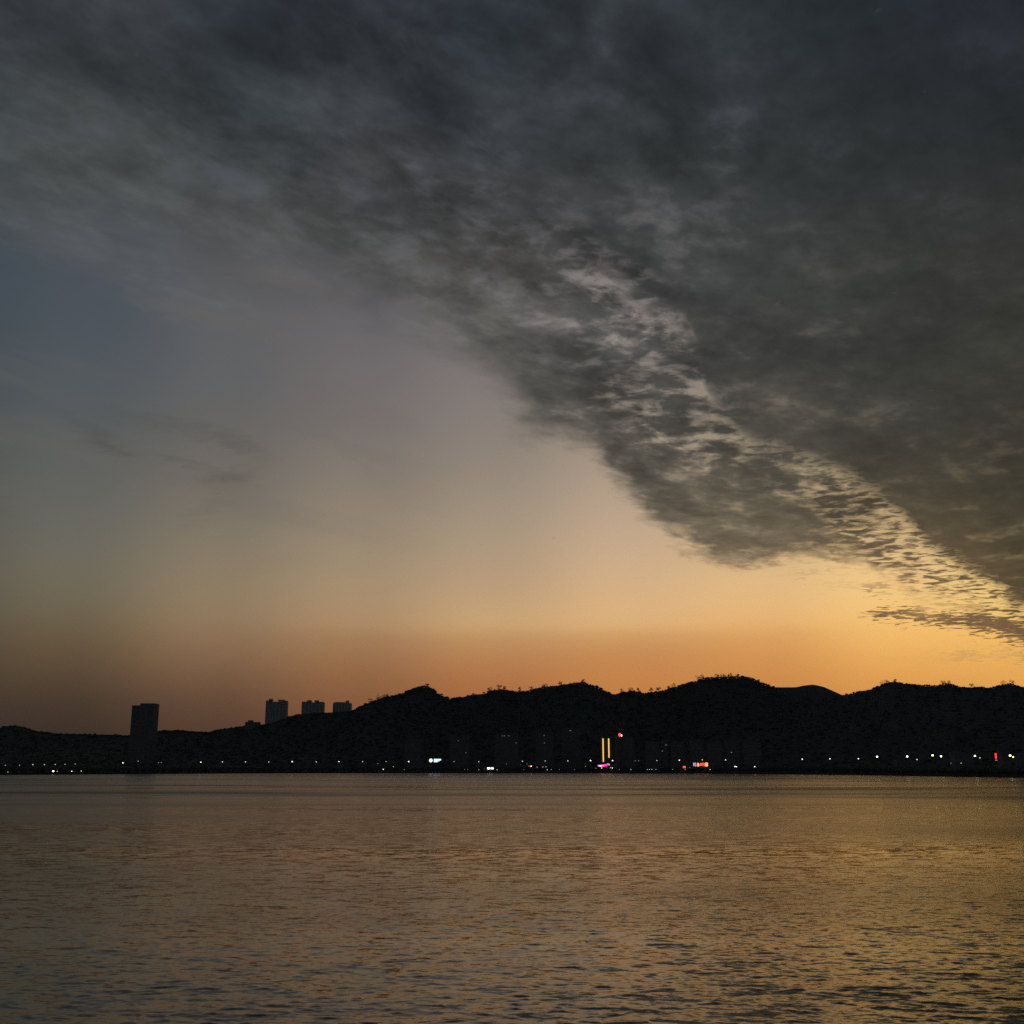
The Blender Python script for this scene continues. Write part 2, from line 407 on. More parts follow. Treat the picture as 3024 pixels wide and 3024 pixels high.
M = {
    'hill': mat('hill_scrub', (0.065, 0.078, 0.058), 0.95, var=(0.08, 0.088, 0.066), vscale=0.02, spec=0.1),
    'far_hill': mat('far_hill_scrub', (0.055, 0.065, 0.055), 0.95, var=(0.068, 0.074, 0.064), vscale=0.01, spec=0.1),
    'leaf': mat('leaf', (0.060, 0.078, 0.055), 0.95, var=(0.072, 0.088, 0.064), vscale=0.15, spec=0.2),
    'bark': mat('bark', (0.08, 0.06, 0.045), 0.9, var=(0.12, 0.10, 0.08), vscale=1.5),
    'ground': mat('ground', (0.08, 0.08, 0.07), 0.9, var=(0.12, 0.11, 0.09), vscale=0.05),
    'asphalt': mat('asphalt', (0.05, 0.05, 0.052), 0.85, var=(0.065, 0.063, 0.06), vscale=0.4),
    'stone': mat('quay_stone', (0.10, 0.095, 0.085), 0.9, var=(0.06, 0.058, 0.05), vscale=0.3),
    'concrete': mat('concrete', (0.20, 0.20, 0.19), 0.85, var=(0.26, 0.25, 0.24), vscale=0.15),
    'pale': mat('pale_render', (0.46, 0.45, 0.43), 0.85, var=(0.52, 0.51, 0.49), vscale=0.1),
    'dark_wall': mat('dark_cladding', (0.16, 0.165, 0.165), 0.8, var=(0.20, 0.20, 0.195), vscale=0.1),
    'flat_wall': mat('apartment_wall', (0.19, 0.185, 0.175), 0.85, var=(0.25, 0.24, 0.225), vscale=0.1),
    'glass': mat('window_glass', (0.15, 0.15, 0.15), 0.35, spec=0.3),
    'metal': mat('dark_metal', (0.12, 0.12, 0.12), 0.5, metal=0.6),
    'sign_back': mat('sign_backing', (0.03, 0.03, 0.03), 0.7),
}


def emit(name, c, s_):
    return mat(name, (0.02, 0.02, 0.02), 0.6, emis=c, es=s_)


# ------------------------------------------------------------------ mesh helpers
class MB:
    def __init__(s):
        s.v, s.f = [], []

    def box(s, x0, x1, y0, y1, z0, z1):
        b = len(s.v)
        s.v += [(x0, y0, z0), (x1, y0, z0), (x1, y1, z0), (x0, y1, z0), (x0, y0, z1), (x1, y0, z1), (x1, y1, z1), (x0, y1, z1)]
        s.f += [tuple(b + i for i in q) for q in ((0, 3, 2, 1), (4, 5, 6, 7), (0, 1, 5, 4), (1, 2, 6, 5), (2, 3, 7, 6), (3, 0, 4, 7))]
        return s

    def tube(s, p, q, r0, r1, n=6):
        p, q = Vector(p), Vector(q)
        d = (q - p).normalized()
        u = d.orthogonal().normalized()
        w = d.cross(u)
        b = len(s.v)
        for c, r in ((p, r0), (q, r1)):
            for i in range(n):
                t = 2 * math.pi * i / n
                s.v.append(tuple(c + (u * math.cos(t) + w * math.sin(t)) * r))
        for i in range(n):
            j = (i + 1) % n
            s.f.append((b + i, b + j, b + n + j, b + n + i))
        s.f.append(tuple(b + i for i in range(n))[::-1])
        s.f.append(tuple(b + n + i for i in range(n)))
        return s

    def globe(s, c, rx, ry, rz, seg=8, rings=5):
        b = len(s.v)
        for i in range(rings + 1):
            th = math.pi * i / rings
            for j in range(seg):
                ph = 2 * math.pi * j / seg
                s.v.append((c[0] + rx * math.sin(th) * math.cos(ph), c[1] + ry * math.sin(th) * math.sin(ph), c[2] + rz * math.cos(th)))
        for i in range(rings):
            for j in range(seg):
                k = (j + 1) % seg
                s.f.append((b + i * seg + j, b + (i + 1) * seg + j, b + (i + 1) * seg + k, b + i * seg + k))
        return s

    def build(s, name, m_, parent=None, smooth=False):
        me = bpy.data.meshes.new(name)
        me.from_pydata(s.v, [], s.f)
        me.materials.append(m_)
        if smooth:
            me.shade_smooth()
        return link(name, me, parent)


def link(name, me, parent=None):
    o = bpy.data.objects.new(name, me)
    COL.objects.link(o)
    if parent:
        o.parent = parent
    return o


def tag(o, label=None, cat=None, group=None, kind=None):
    if label: o['label'] = label
    if cat: o['category'] = cat
    if group: o['group'] = group
    if kind: o['kind'] = kind
    return o


def empty(name, loc, rz=0.0, label=None, cat=None, group=None):
    o = bpy.data.objects.new(name, None)
    o.empty_display_size = 1
    COL.objects.link(o)
    o.location = loc
    o.rotation_euler = (0, 0, rz)
    return tag(o, label, cat, group)


def copy_tree(o, parent=None):
    c = o.copy()
    COL.objects.link(c)
    if parent: c.parent = parent
    for ch in list(o.children):
        copy_tree(ch, c)
    return c


def big_mesh(name, V, Fq, m_, smooth=True, parent=None):
    me = bpy.data.meshes.new(name)
    V = np.ascontiguousarray(V, np.float32)
    Fq = np.ascontiguousarray(Fq, np.int32)
    k = Fq.shape[1]
    me.vertices.add(len(V)); me.vertices.foreach_set('co', V.ravel())
    me.loops.add(Fq.size); me.loops.foreach_set('vertex_index', Fq.ravel())
    me.polygons.add(len(Fq)); me.polygons.foreach_set('loop_start', np.arange(0, Fq.size, k, dtype=np.int32))
    me.polygons.foreach_set('loop_total', np.full(len(Fq), k, np.int32))
    me.materials.append(m_)
    me.update(calc_edges=True)
    me.validate()
    if smooth: me.shade_smooth()
    return link(name, me, parent)


def grid_faces(nr, nc, wrap=False):
    r = np.arange(nr - 1)[:, None]
    c = np.arange(nc if wrap else nc - 1)[None]
    c2 = (c + 1) % nc
    a = r * nc + c; b = r * nc + c2
    return np.stack([a, b, b + nc, a + nc], -1).reshape(-1, 4)


# ------------------------------------------------------------------ shoreline
SH = [(-900, 2294), (0, 2288.7), (300, 2286.6), (620, 2284.6), (900, 2283.4), (1200, 2283), (1600, 2283), (1950, 2283.6), (2150, 2285), (2400, 2287.6), (2700, 2291.6), (3024, 2296.5), (3900, 2312)]
SHX = np.array([p[0] for p in SH], float); SHY = np.array([p[1] for p in SH], float)


def shore(x):
    y = float(np.interp(x, SHX, SHY))
    d = ray(x, y)
    k = -EYE / d[2]
    return Vector((d[0] * k, d[1] * k, 0))


def behind(x, y, back):
    """point seen at photo pixel (x, y), 'back' metres behind the water's edge"""
    return at(x, y, shore(x).y + back)


QZ = 2.5   # height of the quay and the flat land behind it

# ------------------------------------------------------------------ water
def ocean_tile(n, L, lam0, wind, spread, seed):
    r = np.random.default_rng(seed)
    k = 2 * np.pi * np.fft.fftfreq(n, L / n)
    kx, ky = np.meshgrid(k, k, indexing='ij')
    kk_ = np.hypot(kx, ky) + 1e-9
    k0 = 2 * np.pi / lam0
    spec = np.exp(-1.1 * (k0 / kk_) ** 2) / kk_ ** 3.6
    cosd = (kx * math.cos(wind) + ky * math.sin(wind)) / kk_
    spec *= np.abs(cosd) ** spread
    spec[kk_ < 2 * np.pi / (lam0 * 2.2)] = 0
    h = (r.normal(size=(n, n)) + 1j * r.normal(size=(n, n))) * np.sqrt(spec)
    z = np.fft.ifft2(h).real
    sx = np.gradient(z, L / n, axis=0); sy = np.gradient(z, L / n, axis=1)
    return z / np.sqrt((sx ** 2 + sy ** 2).mean()), L     # unit rms slope


def sample(tile, X, Y):
    z, L = tile
    n = len(z)
    fx = (X / L * n) % n; fy = (Y / L * n) % n
    i = np.floor(fx).astype(int); j = np.floor(fy).astype(int)
    a, b = fx - i, fy - j
    i %= n; j %= n
    i2, j2 = (i + 1) % n, (j + 1) % n
    return z[i, j] * (1 - a) * (1 - b) + z[i2, j] * a * (1 - b) + z[i, j2] * (1 - a) * b + z[i2, j2] * a * b


T1 = ocean_tile(640, 96.0, 1.7, R(96), 6, 1)
T2 = ocean_tile(512, 67.0, 1.1, R(78), 3, 2)
thetas = np.concatenate([np.linspace(-math.pi, R(-34), 60, endpoint=False), np.linspace(R(-34), R(34), 640, endpoint=False), np.linspace(R(34), math.pi, 60, endpoint=False)])
rad = np.concatenate([np.linspace(2, 36, 12, endpoint=False), 36 * (260 / 36) ** np.linspace(0, 1, 660, endpoint=False), 260 * (5000 / 260) ** np.linspace(0, 1, 80)])
RR, TT = np.meshgrid(rad, thetas, indexing='ij')
X = RR * np.sin(TT); Y = RR * np.cos(TT)
fade = np.clip((190 - RR) / 130, 0, 1) * np.clip((RR - 30) / 10, 0, 1) * (np.abs(TT) < R(34))


def peaked(z, k=1.3):
    """sharper crests and flatter troughs"""
    s_ = z.std() + 1e-9
    return (np.exp(np.clip(k * z / s_, -6, 3.2)) - 1) / k * s_ * 0.55


Z = (peaked(sample(T1, X, Y)) * 0.022 + peaked(sample(T2, X + 13, Y - 7)) * 0.025) * fade
V = np.stack([X, Y, Z], -1).reshape(-1, 3)
Fq = grid_faces(len(rad), len(thetas), True)[:, ::-1]
V = np.r_[V, [[0, 0, 0]]]
wm = bpy.data.materials.new('water')
wm.use_nodes = True
q = G(wm.node_tree)
bs_ = wm.node_tree.nodes['Principled BSDF']
bs_.inputs['Base Color'].default_value = (0.020, 0.025, 0.018, 1)
bs_.inputs['IOR'].default_value = 1.29
geo = wm.node_tree.nodes.new('ShaderNodeNewGeometry')
pos = geo.outputs['Position']
px_, py_, pz_ = q.sep(pos)
flat = q.xyz(px_, py_, 0.0)
wide = q.xyz(q.m('MULTIPLY', px_, 0.55), py_, 0.0)
# wind ripples: slopes, not heights, so that distance does not smooth them away
off = q.m('SUBTRACT', q.noise(wide, 0.55, 2, 0.55, col=False), 0.5)


def slopes(vec, scale, det, amp):
    n = q.noise(vec, scale, det, 0.6, dist=0.35, col=True)
    return q.vm('MULTIPLY', q.vm('SUBTRACT', n, (0.5, 0.5, 0.5)), (amp * 0.42, amp, 0.0))


# patches of calmer and rougher water
gust = q.noise(q.xyz(q.m('MULTIPLY', px_, 0.22), py_, 5.0), 0.016, 4, 0.55)
gustf = q.ss(gust, 0.34, 0.66, 0.50, 1.40, 'LINEAR')
dist_ = q.m('SQRT', q.m('ADD', q.m('MULTIPLY', px_, px_), q.m('MULTIPLY', py_, py_)))
s1 = slopes(wide, 0.85, 4, 0.33)
s2 = slopes(wide, 3.6, 3, 0.26)
sl = q.vm('ADD', s1, s2)
sc_ = sl.node
sv = q.vm('SCALE', sl)
q.l.new(q.m('MULTIPLY', gustf, q.ss(dist_, 60.0, 700.0, 1.0, 0.62, 'LINEAR')), sv.node.inputs['Scale'])
nrm = q.vm('NORMALIZE', q.vm('ADD', geo.outputs['Normal'], sv))
q.l.new(nrm, bs_.inputs['Normal'])
q.l.new(q.m('MULTIPLY', gustf, q.ss(dist_, 50.0, 420.0, 0.13, 0.30, 'LINEAR')), bs_.inputs['Roughness'])
water = big_mesh('water', V[:-1], Fq, wm)
tag(water, kind='structure')

# ------------------------------------------------------------------ land: quay wall, promenade, road, flat ground
xs_ = np.linspace(-880, 3880, 120)
pts = [shore(x) for x in xs_]


def strip(name, m_, b0, b1, z0, z1, kind='structure', front=None):
    v, f = [], []
    for p in pts:
        d = Vector((p.x, p.y, 0)).normalized()
        a, b = p + d * b0, p + d * b1
        if front is not None:
            v.append((a.x, a.y, front))
        v += [(a.x, a.y, z0), (b.x, b.y, z1)]
    k = 3 if front is not None else 2
    for i in range(len(pts) - 1):
        for j in range(k - 1):
            f.append((i * k + j, (i + 1) * k + j, (i + 1) * k + j + 1, i * k + j + 1))
    mb = MB(); mb.v, mb.f = v, f
    return tag(mb.build(name, m_), kind=kind)


strip('quay_wall', M['stone'], 0, 1.2, QZ + 0.2, QZ + 0.2, front=-2)
strip('quay_wall_top', M['stone'], 1.2, 1.3, QZ + 0.2, QZ - 0.5)
strip('promenade', M['stone'], 1.0, 12, QZ, QZ)
strip('road', M['asphalt'], 12, 34, QZ - 0.12, QZ - 0.12)
strip('ground', M['ground'], 11, 3300, QZ - 0.2, QZ - 0.2)

# ------------------------------------------------------------------ hills
SIL = [(-900, 2120), (-500, 2100), (-200, 2128), (0, 2144), (35, 2136), (70, 2141), (105, 2154), (160, 2160), (225, 2162), (300, 2164), (385, 2166), (440, 2160), (480, 2152), (530, 2150), (570, 2155), (620, 2156),
       (650, 2148), (720, 2139), (775, 2135), (800, 2132), (850, 2113), (880, 2104), (920, 2102), (1000, 2098), (1040, 2094), (1080, 2074), (1120, 2060), (1150, 2052),
       (1190, 2042), (1215, 2031), (1232, 2024), (1250, 2021), (1266, 2022), (1280, 2030), (1293, 2040), (1310, 2049), (1333, 2057), (1355, 2053), (1390, 2043), (1430, 2040), (1445, 2034), (1480, 2029),
       (1500, 2033), (1525, 2037), (1560, 2034), (1600, 2024), (1650, 2018), (1680, 2015), (1705, 2010), (1725, 2008), (1745, 2016), (1775, 2028), (1800, 2038), (1820, 2045), (1840, 2038),
       (1875, 2037), (1905, 2041), (1935, 2038), (1980, 2028), (2020, 2016), (2060, 2004), (2080, 1997), (2110, 1995), (2150, 1994), (2200, 1992), (2212, 1994), (2240, 2008), (2270, 2019),
       (2290, 2027), (2330, 2044), (2400, 2058), (2450, 2054), (2478, 2046), (2520, 2040), (2560, 2034), (2590, 2024), (2620, 2012), (2642, 2007), (2668, 2014), (2720, 2018), (2770, 2019), (2790, 2013),
       (2805, 2013), (2830, 2023), (2870, 2026), (2900, 2024), (2920, 2027), (2955, 2018), (2985, 2013), (3010, 2021), (3024, 2024), (3200, 2004), (3500, 2030), (3900, 2010)]
FAR = [(-900, 2150), (600, 2190), (1300, 2120), (1700, 2060), (1900, 2060), (2200, 2030), (2270, 2022), (2300, 2022.5), (2350, 2022), (2370, 2017), (2400, 2013.5), (2420, 2017.5), (2437, 2022), (2455, 2031), (2475, 2040), (2510, 2056), (2700, 2080), (3900, 2070)]


def fbm(x, y, o=5, s_=1.0):
    return mnoise.fractal(Vector((x * s_, y * s_, 1.7)), 1.0, 2.0, o)


def terrain(name, sil, m_, yr0, yramp, foot, step, rows, lower):
    sx = [p[0] for p in sil]; sy = [p[1] for p in sil]
    cols = np.arange(-880, 3881, step)
    v = []
    tops = []
    for x in cols:
        y = float(np.interp(x, sx, sy))
        d = ray(x, y)
        Yr = yr0 + yramp * fbm(x * 0.0021, 3.3, 3)
        zr = EYE + d[2] / d[1] * Yr - lower
        Yf = foot(x)
        hx = d[0] / d[1]
        tops.append((x, Yr, zr, hx, Yf))
        for i in range(rows + 1):
            t = i / rows
            if t <= 0.72:
                s_ = t / 0.72
                Yp = Yf + (Yr - Yf) * s_
                pr = s_ ** 1.25 * (1 - 0.12 * math.sin(math.pi * s_))
                z = 2.0 + (zr - 2.0) * pr
                env = math.sin(math.pi * min(1, s_)) * 0.9
                z += env * min(30, zr * 0.2) * (fbm(hx * 9, Yp * 0.0035, 5) - 0.25)
                lim = EYE + (zr - EYE) / Yr * Yp
                if s_ < 1: z = min(z, lim - 1.0 + 0 * z)
            else:
                s_ = (t - 0.72) / 0.28
                Yp = Yr + 700 * s_
                z = zr * (1 - s_ ** 1.3) + s_ * -5 + math.sin(math.pi * s_) * 12 * fbm(hx * 7, Yp * 0.003, 4) - s_ * 6
            v.append((hx * Yp, Yp, z))
    nc = rows + 1
    o = big_mesh(name, np.array(v), grid_faces(len(cols), nc), m_)
    return tag(o, kind='structure'), tops, cols, np.array(v).reshape(len(cols), nc, 3)


def foot1(x):
    return shore(x).y + 190 if x > 1150 else shore(x).y + 230


hill, TOPS, HC, HV = terrain('hills', SIL, M['hill'], 2150, 240, foot1, 8, 60, 4.5)
far, FTOPS, _, _ = terrain('far_hills', FAR, M['far_hill'], 3300, 120, lambda x: 2500, 16, 30, 0.0)


# ------------------------------------------------------------------ trees
def blob_unit(sub, seed):
    """an uneven crown: a squashed icosphere with lumps"""
    import bmesh
    bm = bmesh.new()
    bmesh.ops.create_icosphere(bm, subdivisions=sub, radius=1)
    r = random.Random(seed)
    o = Vector((r.random() * 50, r.random() * 50, r.random() * 50))
    for v in bm.verts:
        v.co *= 0.78 + 0.5 * mnoise.noise(v.co * 1.7 + o) + 0.22 * mnoise.noise(v.co * 4.1 + o)
    vs = np.array([v.co[:] for v in bm.verts]); fs = np.array([[v.index for v in f.verts] for f in bm.faces])
    bm.free()
    return vs, fs


UNITS = [blob_unit(2, i) for i in range(3)] + [blob_unit(1, i) for i in range(10, 14)]


def scatter(name, places, label=None, leafy=0.0, seed=3):
    """many crowns joined in one mesh; places = (x, y, z, radius, height factor, detailed)"""
    r = np.random.default_rng(seed)
    Vs, Fs, n = [], [], 0
    LV = []
    for (x, y, z, rr, hf, det) in places:
        u = UNITS[int(r.integers(0, 3))] if det else UNITS[3 + int(r.integers(0, 4))]
        a = r.random() * 6.28
        c, s_ = math.cos(a), math.sin(a)
        vv = u[0] @ np.array([[c, s_, 0], [-s_, c, 0], [0, 0, 1]])
        vv = vv * np.array([rr, rr, rr * hf]) + np.array([x, y, z + rr * hf * 0.6])
        Vs.append(vv); Fs.append(u[1] + n); n += len(vv)
        if leafy and det:
            m_ = int(leafy)
            dv = r.normal(size=(m_, 3)); dv /= np.linalg.norm(dv, axis=1)[:, None]
            cen = dv * (0.85 + 0.35 * r.random((m_, 1))) * np.array([rr, rr, rr * hf]) + np.array([x, y, z + rr * hf * 0.6])
            LV.append(cen)
    Vs = np.concatenate(Vs); Fs = np.concatenate(Fs)
    if LV:
        cen = np.concatenate(LV)
        k = len(cen)
        t = r.normal(size=(k, 3, 3)) * 0.42
        tri = cen[:, None, :] + t
        Fs = np.r_[Fs, np.arange(k * 3).reshape(k, 3) + len(Vs)]
        Vs = np.r_[Vs, tri.reshape(-1, 3)]
    o = big_mesh(name, Vs, Fs, M['leaf'], smooth=True)
    tag(o, label, 'forest' if label else None, kind='stuff')
    return o


# wooded slopes and the uneven tree line along the ridge
pl = []
sxs = [p[0] for p in SIL]; sys_ = [p[1] for p in SIL]
TX = np.array([t[0] for t in TOPS])


def ridge_at(x):
    i = int(np.clip(np.searchsorted(TX, x) - 1, 0, len(TOPS) - 2))
    f = (x - TX[i]) / (TX[i + 1] - TX[i])
    a, b = TOPS[i], TOPS[i + 1]
    return [a[k] * (1 - f) + b[k] * f for k in range(5)]


x = -300.0
while x < 3350:
    t = ridge_at(x)
    k = fbm(x * 0.02, 8.8, 4)          # woodland comes in clumps; smooth grassy crests between
    bare = (1290 < x < 1330) or (1360 < x < 1440) or (1735 < x < 1822) or (2285 < x < 2520)
    dens = 0.35 if bare else 1.0
    size = (1.7 + 1.5 * max(0, k) + random.random() * 1.1) * (0.6 if bare else 1)
    if random.random() < dens:
        Yp = t[1] + random.uniform(-25, 8)
        pl.append((t[3] * Yp, Yp, t[2] - 1.2 - abs(Yp - t[1]) * 0.04, size, random.uniform(0.6, 0.95), True))
    x += random.uniform(2.2, 5.5)
for i in range(11000):
    c = int(rng.integers(60, HV.shape[0] - 60)); r_ = int(45 * (rng.random() ** 0.8)) + 1
    p = HV[c, min(r_, 44)]
    pl.append((p[0] + rng.uniform(-9, 9), p[1] + rng.uniform(-9, 9), p[2] - 1.6, rng.uniform(3.0, 6.0), rng.uniform(0.35, 0.6), False))
scatter('hill_forest', pl, 'dark woodland covering the slopes and crests of the hills', leafy=26)

# belt of trees between the shore road and the buildings
pl = []
x = -300.0
while x < 3400:
    back = random.uniform(38, 80)
    p = shore(x)
    d = Vector((p.x, p.y, 0)).normalized()
    c = p + d * back
    h = random.uniform(2.6, 4.2) * (1.25 if x > 2250 else 1)
    pl.append((c.x, c.y, QZ + 0.4, h, random.uniform(0.8, 1.1), False))
    x += random.uniform(2.5, 6.5)
scatter('shore_trees', pl, 'low dark belt of trees behind the promenade lamps', seed=5)


def leaf_crown(n, rx, rz, cz, seed, clumps=6, leaf=0.5):
    r = random.Random(seed)
    mb = MB()
    cs = []
    for i in range(clumps):
        a = r.random() * 6.28; q_ = r.random() ** 0.5
        cs.append((math.cos(a) * rx * q_ * 0.75, math.sin(a) * rx * q_ * 0.75, cz + rz * r.uniform(-0.55, 0.7), rx * r.uniform(0.28, 0.5)))
    for i in range(n):
        c = cs[r.randrange(clumps)]
        d = Vector((r.gauss(0, 1), r.gauss(0, 1), r.gauss(0, 0.8))).normalized() * c[3] * r.random() ** 0.4
        o = Vector(c[:3]) + d
        u = Vector((r.gauss(0, 1), r.gauss(0, 1), r.gauss(0, 1))).normalized() * leaf
        w = u.orthogonal().normalized() * leaf * 0.7
        b = len(mb.v)
        mb.v += [tuple(o - u), tuple(o + w), tuple(o + u), tuple(o - w)]
        mb.f.append((b, b + 1, b + 2, b + 3))
    return mb, cs


def ridge_tree(x, ytop, label, wide_=1.0, seed=0):
    t = ridge_at(x)
    Y = t[1] - 4
    top = at(x, ytop, Y)
    gz = t[2] - 0.8
    h = max(4.5, (top.z - gz) * 0.88)
    root = empty('ridge_tree', (top.x, Y, gz), 0, label, 'tree', 'small trees standing out on the ridge line')
    rx = h * 0.46 * wide_
    mb, cs = leaf_crown(300, rx, h * 0.5, h * 0.42, seed, clumps=9, leaf=0.5)
    tr = MB().tube((0, 0, -1), (0.1, 0, h * 0.55), 0.28, 0.16, 5)
    for c in cs[:4]:
        tr.tube((0.1, 0, h * 0.45), c[:3], 0.12, 0.05, 4)
    tr.build('trunk', M['bark'], root)
    mb.build('crown', M['leaf'], root)


RT = [
    (1095, 2057, 'thin tree low on the left shoulder of the first hill', 1), (1120, 2046, 'airy tree halfway up the left slope of the first hill', 1.3), (1139, 2041, 'taller airy tree below the first rounded peak, left side', 1.2),
    (1262, 2014, 'small tree on the very top of the first rounded peak', 1.2), (1446, 2026, 'round bush like tree where the second crest begins', 1.4), (1475, 2019, 'tallest tree of the clump on the second crest', 1.2),
    (1490, 2021, 'tree on the right end of the second crest clump', 1.1), (1535, 2023, 'lone spiky tree in the dip right of the second crest', 0.7), (1567, 2022, 'tree on the rising crest left of the twin saddle', 1.0),
    (1609, 2014, 'bushy tree at the start of the long central crest', 1.3), (1655, 2009, 'tree halfway along the long central crest', 1.1), (1722, 2001, 'small tree on the summit of the central crest', 1.2),
    (1838, 2029, 'left tree of the clump in the saddle below the highest hill', 1.2), (1862, 2026, 'middle tree of the clump in the saddle below the highest hill', 1.3), (1885, 2028, 'right tree of the clump in the saddle below the highest hill', 1.1),
    (1921, 2026, 'isolated tree just right of the saddle clump', 1.0), (1945, 2022, 'wispy tree low on the left slope of the highest hill', 1.3), (1976, 2015, 'leaning open tree on the left slope of the highest hill', 1.1),
    (1989, 2011, 'slender tree above the leaning one on the highest hill', 0.8), (2063, 1991, 'open tree at the left edge of the flat topped summit', 1.2), (2073, 1986, 'tall open tree at the left edge of the flat topped summit', 0.9),
    (2117, 1986, 'round tree on the left half of the flat summit', 1.2), (2134, 1984, 'tree near the middle of the flat summit', 1.3), (2150, 1982, 'narrow tall tree on the middle of the flat summit', 0.7),
    (2160, 1982, 'paired tall tree right of the middle of the flat summit', 0.8), (2178, 1985, 'small tree on the right half of the flat summit', 1.1), (2241, 1998, 'single tree on the right shoulder of the flat summit', 0.9),
    (2604, 2004, 'leafless looking tree on the left side of the right hand hill', 1.2), (2618, 2001, 'open spreading tree beside the right hand hilltop', 1.4), (2641, 2000, 'tree on the top of the right hand hill', 1.2),
    (2784, 2005, 'left tree of the low clump right of the right hand hill', 1.2), (2802, 2005, 'right tree of the low clump right of the right hand hill', 1.1), (2868, 2014, 'small tree in the dip before the last hump', 1.1),
    (2962, 2006, 'bushy tree on the left of the last hump at the right edge', 1.3), (2986, 2004, 'tallest tree on the last hump at the right edge', 1.2),
]
for i, (x, y, l, w_) in enumerate(RT):
    ridge_tree(x, y, l, w_, 100 + i)

# ------------------------------------------------------------------ buildings
WINM = {}


def win_mesh(w, h, m_, key):
    k = (round(w, 2), round(h, 2), key)
    if k not in WINM:
        mb = MB().box(-w / 2, w / 2, -0.12, 0.0, -h / 2, h / 2)
        me = bpy.data.meshes.new('window')
        me.from_pydata(mb.v, [], mb.f)
        me.materials.append(m_)
        WINM[k] = me
    return WINM[k]


def building(name, x0, x1, ytop, Y, base_z, label, wall, cols=0, floors=0, depth=16, group=None, roofs=(), lit=(), fins=(), split=None, cat='building', slab=True):
    """x0, x1, ytop are where the front face shows in the photo; Y is its real distance"""
    a, b = at(x0, ytop, Y), at(x1, ytop, Y)
    # the side wall turned towards the middle shows too; keep the whole outline within x0..x1
    side = depth * (a.x + b.x) / 2 / (Y + depth)
    if side < 0: b.x += side
    else: a.x += side
    w = b.x - a.x
    root = empty(name, ((a.x + b.x) / 2, Y, base_z), 0, label, cat, group)
    h = a.z - base_z
    mb = MB()
    if split:
        f, drop = split
        xm = -w / 2 + w * f
        mb.box(-w / 2, xm, 0.9, depth, 0, h - drop)
        mb.box(xm + 0.004, w / 2, 0, depth + 0.3, 0, h)
    else:
        mb.box(-w / 2, w / 2, 0, depth, 0, h)
    mb.build('wall', wall, root)
    if slab and not split:
        MB().box(-w / 2 - 0.3, w / 2 + 0.3, -0.3, depth + 0.3, h, h + 0.5).build('roof', wall, root)
    for (f, rw, rh) in roofs:
        c = -w / 2 + w * f
        MB().box(c - rw / 2, c + rw / 2, depth * 0.25, depth * 0.75, h + 0.5 * bool(slab and not split) - 0.02, h + rh).build('stair_head', wall, root)
    for (f, fw) in fins:
        c = -w / 2 + w * f
        MB().box(c - fw / 2, c + fw / 2, -0.5, -0.003, 1, h - 2).build('facade_fin', M['flat_wall'], root)
    if cols and floors:
        cw, fh = w / cols, h / floors
        for i in range(cols):
            for j in range(floors):
                cx, cz = -w / 2 + cw * (i + 0.5), fh * (j + 0.5)
                fy = 0.0
                if split:
                    if cx < -w / 2 + w * split[0]:
                        fy = 0.9
                        if cz > h - split[1] - fh * 0.4: continue
                o = link('window', win_mesh(cw * 0.55, fh * 0.45, M['glass'], 'g'), root)
                o.location = (cx, fy - 0.002, cz)
    for (px, py, col) in lit:
        p = at(px, py, Y)
        o = link('lit_window', win_mesh(1.5, 1.1, col, col.name), root)
        o.location = (p.x - root.location.x, -0.15, p.z - base_z)
        o['label'] = 'faintly lit window'
    return root


dim = emit('dim_window_light', (0.8, 0.9, 0.85), 0.22)
dim2 = emit('faint_window_light', (0.85, 0.8, 0.7), 0.14)
building('tower_block', 390, 471, 2077, 1720, 0, 'dark slab tower with a stepped top, alone at the far left', M['dark_wall'], 7, 20, 22,
         split=(0.36, 3.0), fins=((0.66, 2.6), (0.93, 2.0)), roofs=())
GT = 'residential towers on the hill'
building('residential_tower', 785, 852, 2073, 2700, 60, 'widest hilltop tower block, leftmost of the three, with two roof humps', M['pale'], 6, 24, 24, GT, roofs=((0.2, 8, 8), (0.12, 14, 4), (0.72, 14, 6), (0.94, 6, 3.5)))
building('residential_tower', 891, 960, 2075, 2700, 70, 'middle tower block of the three on the hill, with two roof humps', M['pale'], 6, 24, 24, GT, roofs=((0.32, 9, 6.5), (0.2, 22, 3), (0.66, 9, 6), (0.8, 18, 2.5)))
building('residential_tower', 983, 1040, 2077, 2750, 70, 'rightmost and smallest hilltop tower block beside the wooded slope', M['pale'], 6, 24, 24, GT, roofs=((0.3, 22, 3.5), (0.78, 8, 7), (0.6, 6, 3)))
building('hilltop_house', 724, 770, 2133, 2150, 60, 'low flat roofed house on the slope left of the hilltop towers', M['flat_wall'], 8, 8, 14, roofs=((0.33, 9, 4), ))

GA = 'unlit apartment blocks behind the promenade'
fw_ = M['flat_wall']; dw = M['dark_wall']
building('apartment_block', 1196, 1246, 2183, 1640, QZ - 0.2, 'very dark apartment block above and left of the white lit sign', dw, 6, 8, 14, GA)
building('apartment_block', 1330, 1388, 2172, 1660, QZ - 0.2, 'very dark apartment block to the right of the white lit sign', dw, 6, 9, 14, GA, lit=((1353, 2187, dim2), (1376, 2223, dim2)))
building('apartment_block', 1462, 1532, 2166, 1650, QZ - 0.2, 'dark apartment block with a short row of faint windows below the second crest', dw, 8, 10, 14, GA, lit=((1484, 2173, dim2), (1490, 2173, dim2), (1503, 2173, dim2), (1524, 2194, dim2)))
building('apartment_block', 1582, 1634, 2164, 1650, QZ - 0.2, 'dark apartment block with two faint windows one above the other', dw, 6, 10, 14, GA, lit=((1607, 2172, dim2), (1608, 2194, dim2)))
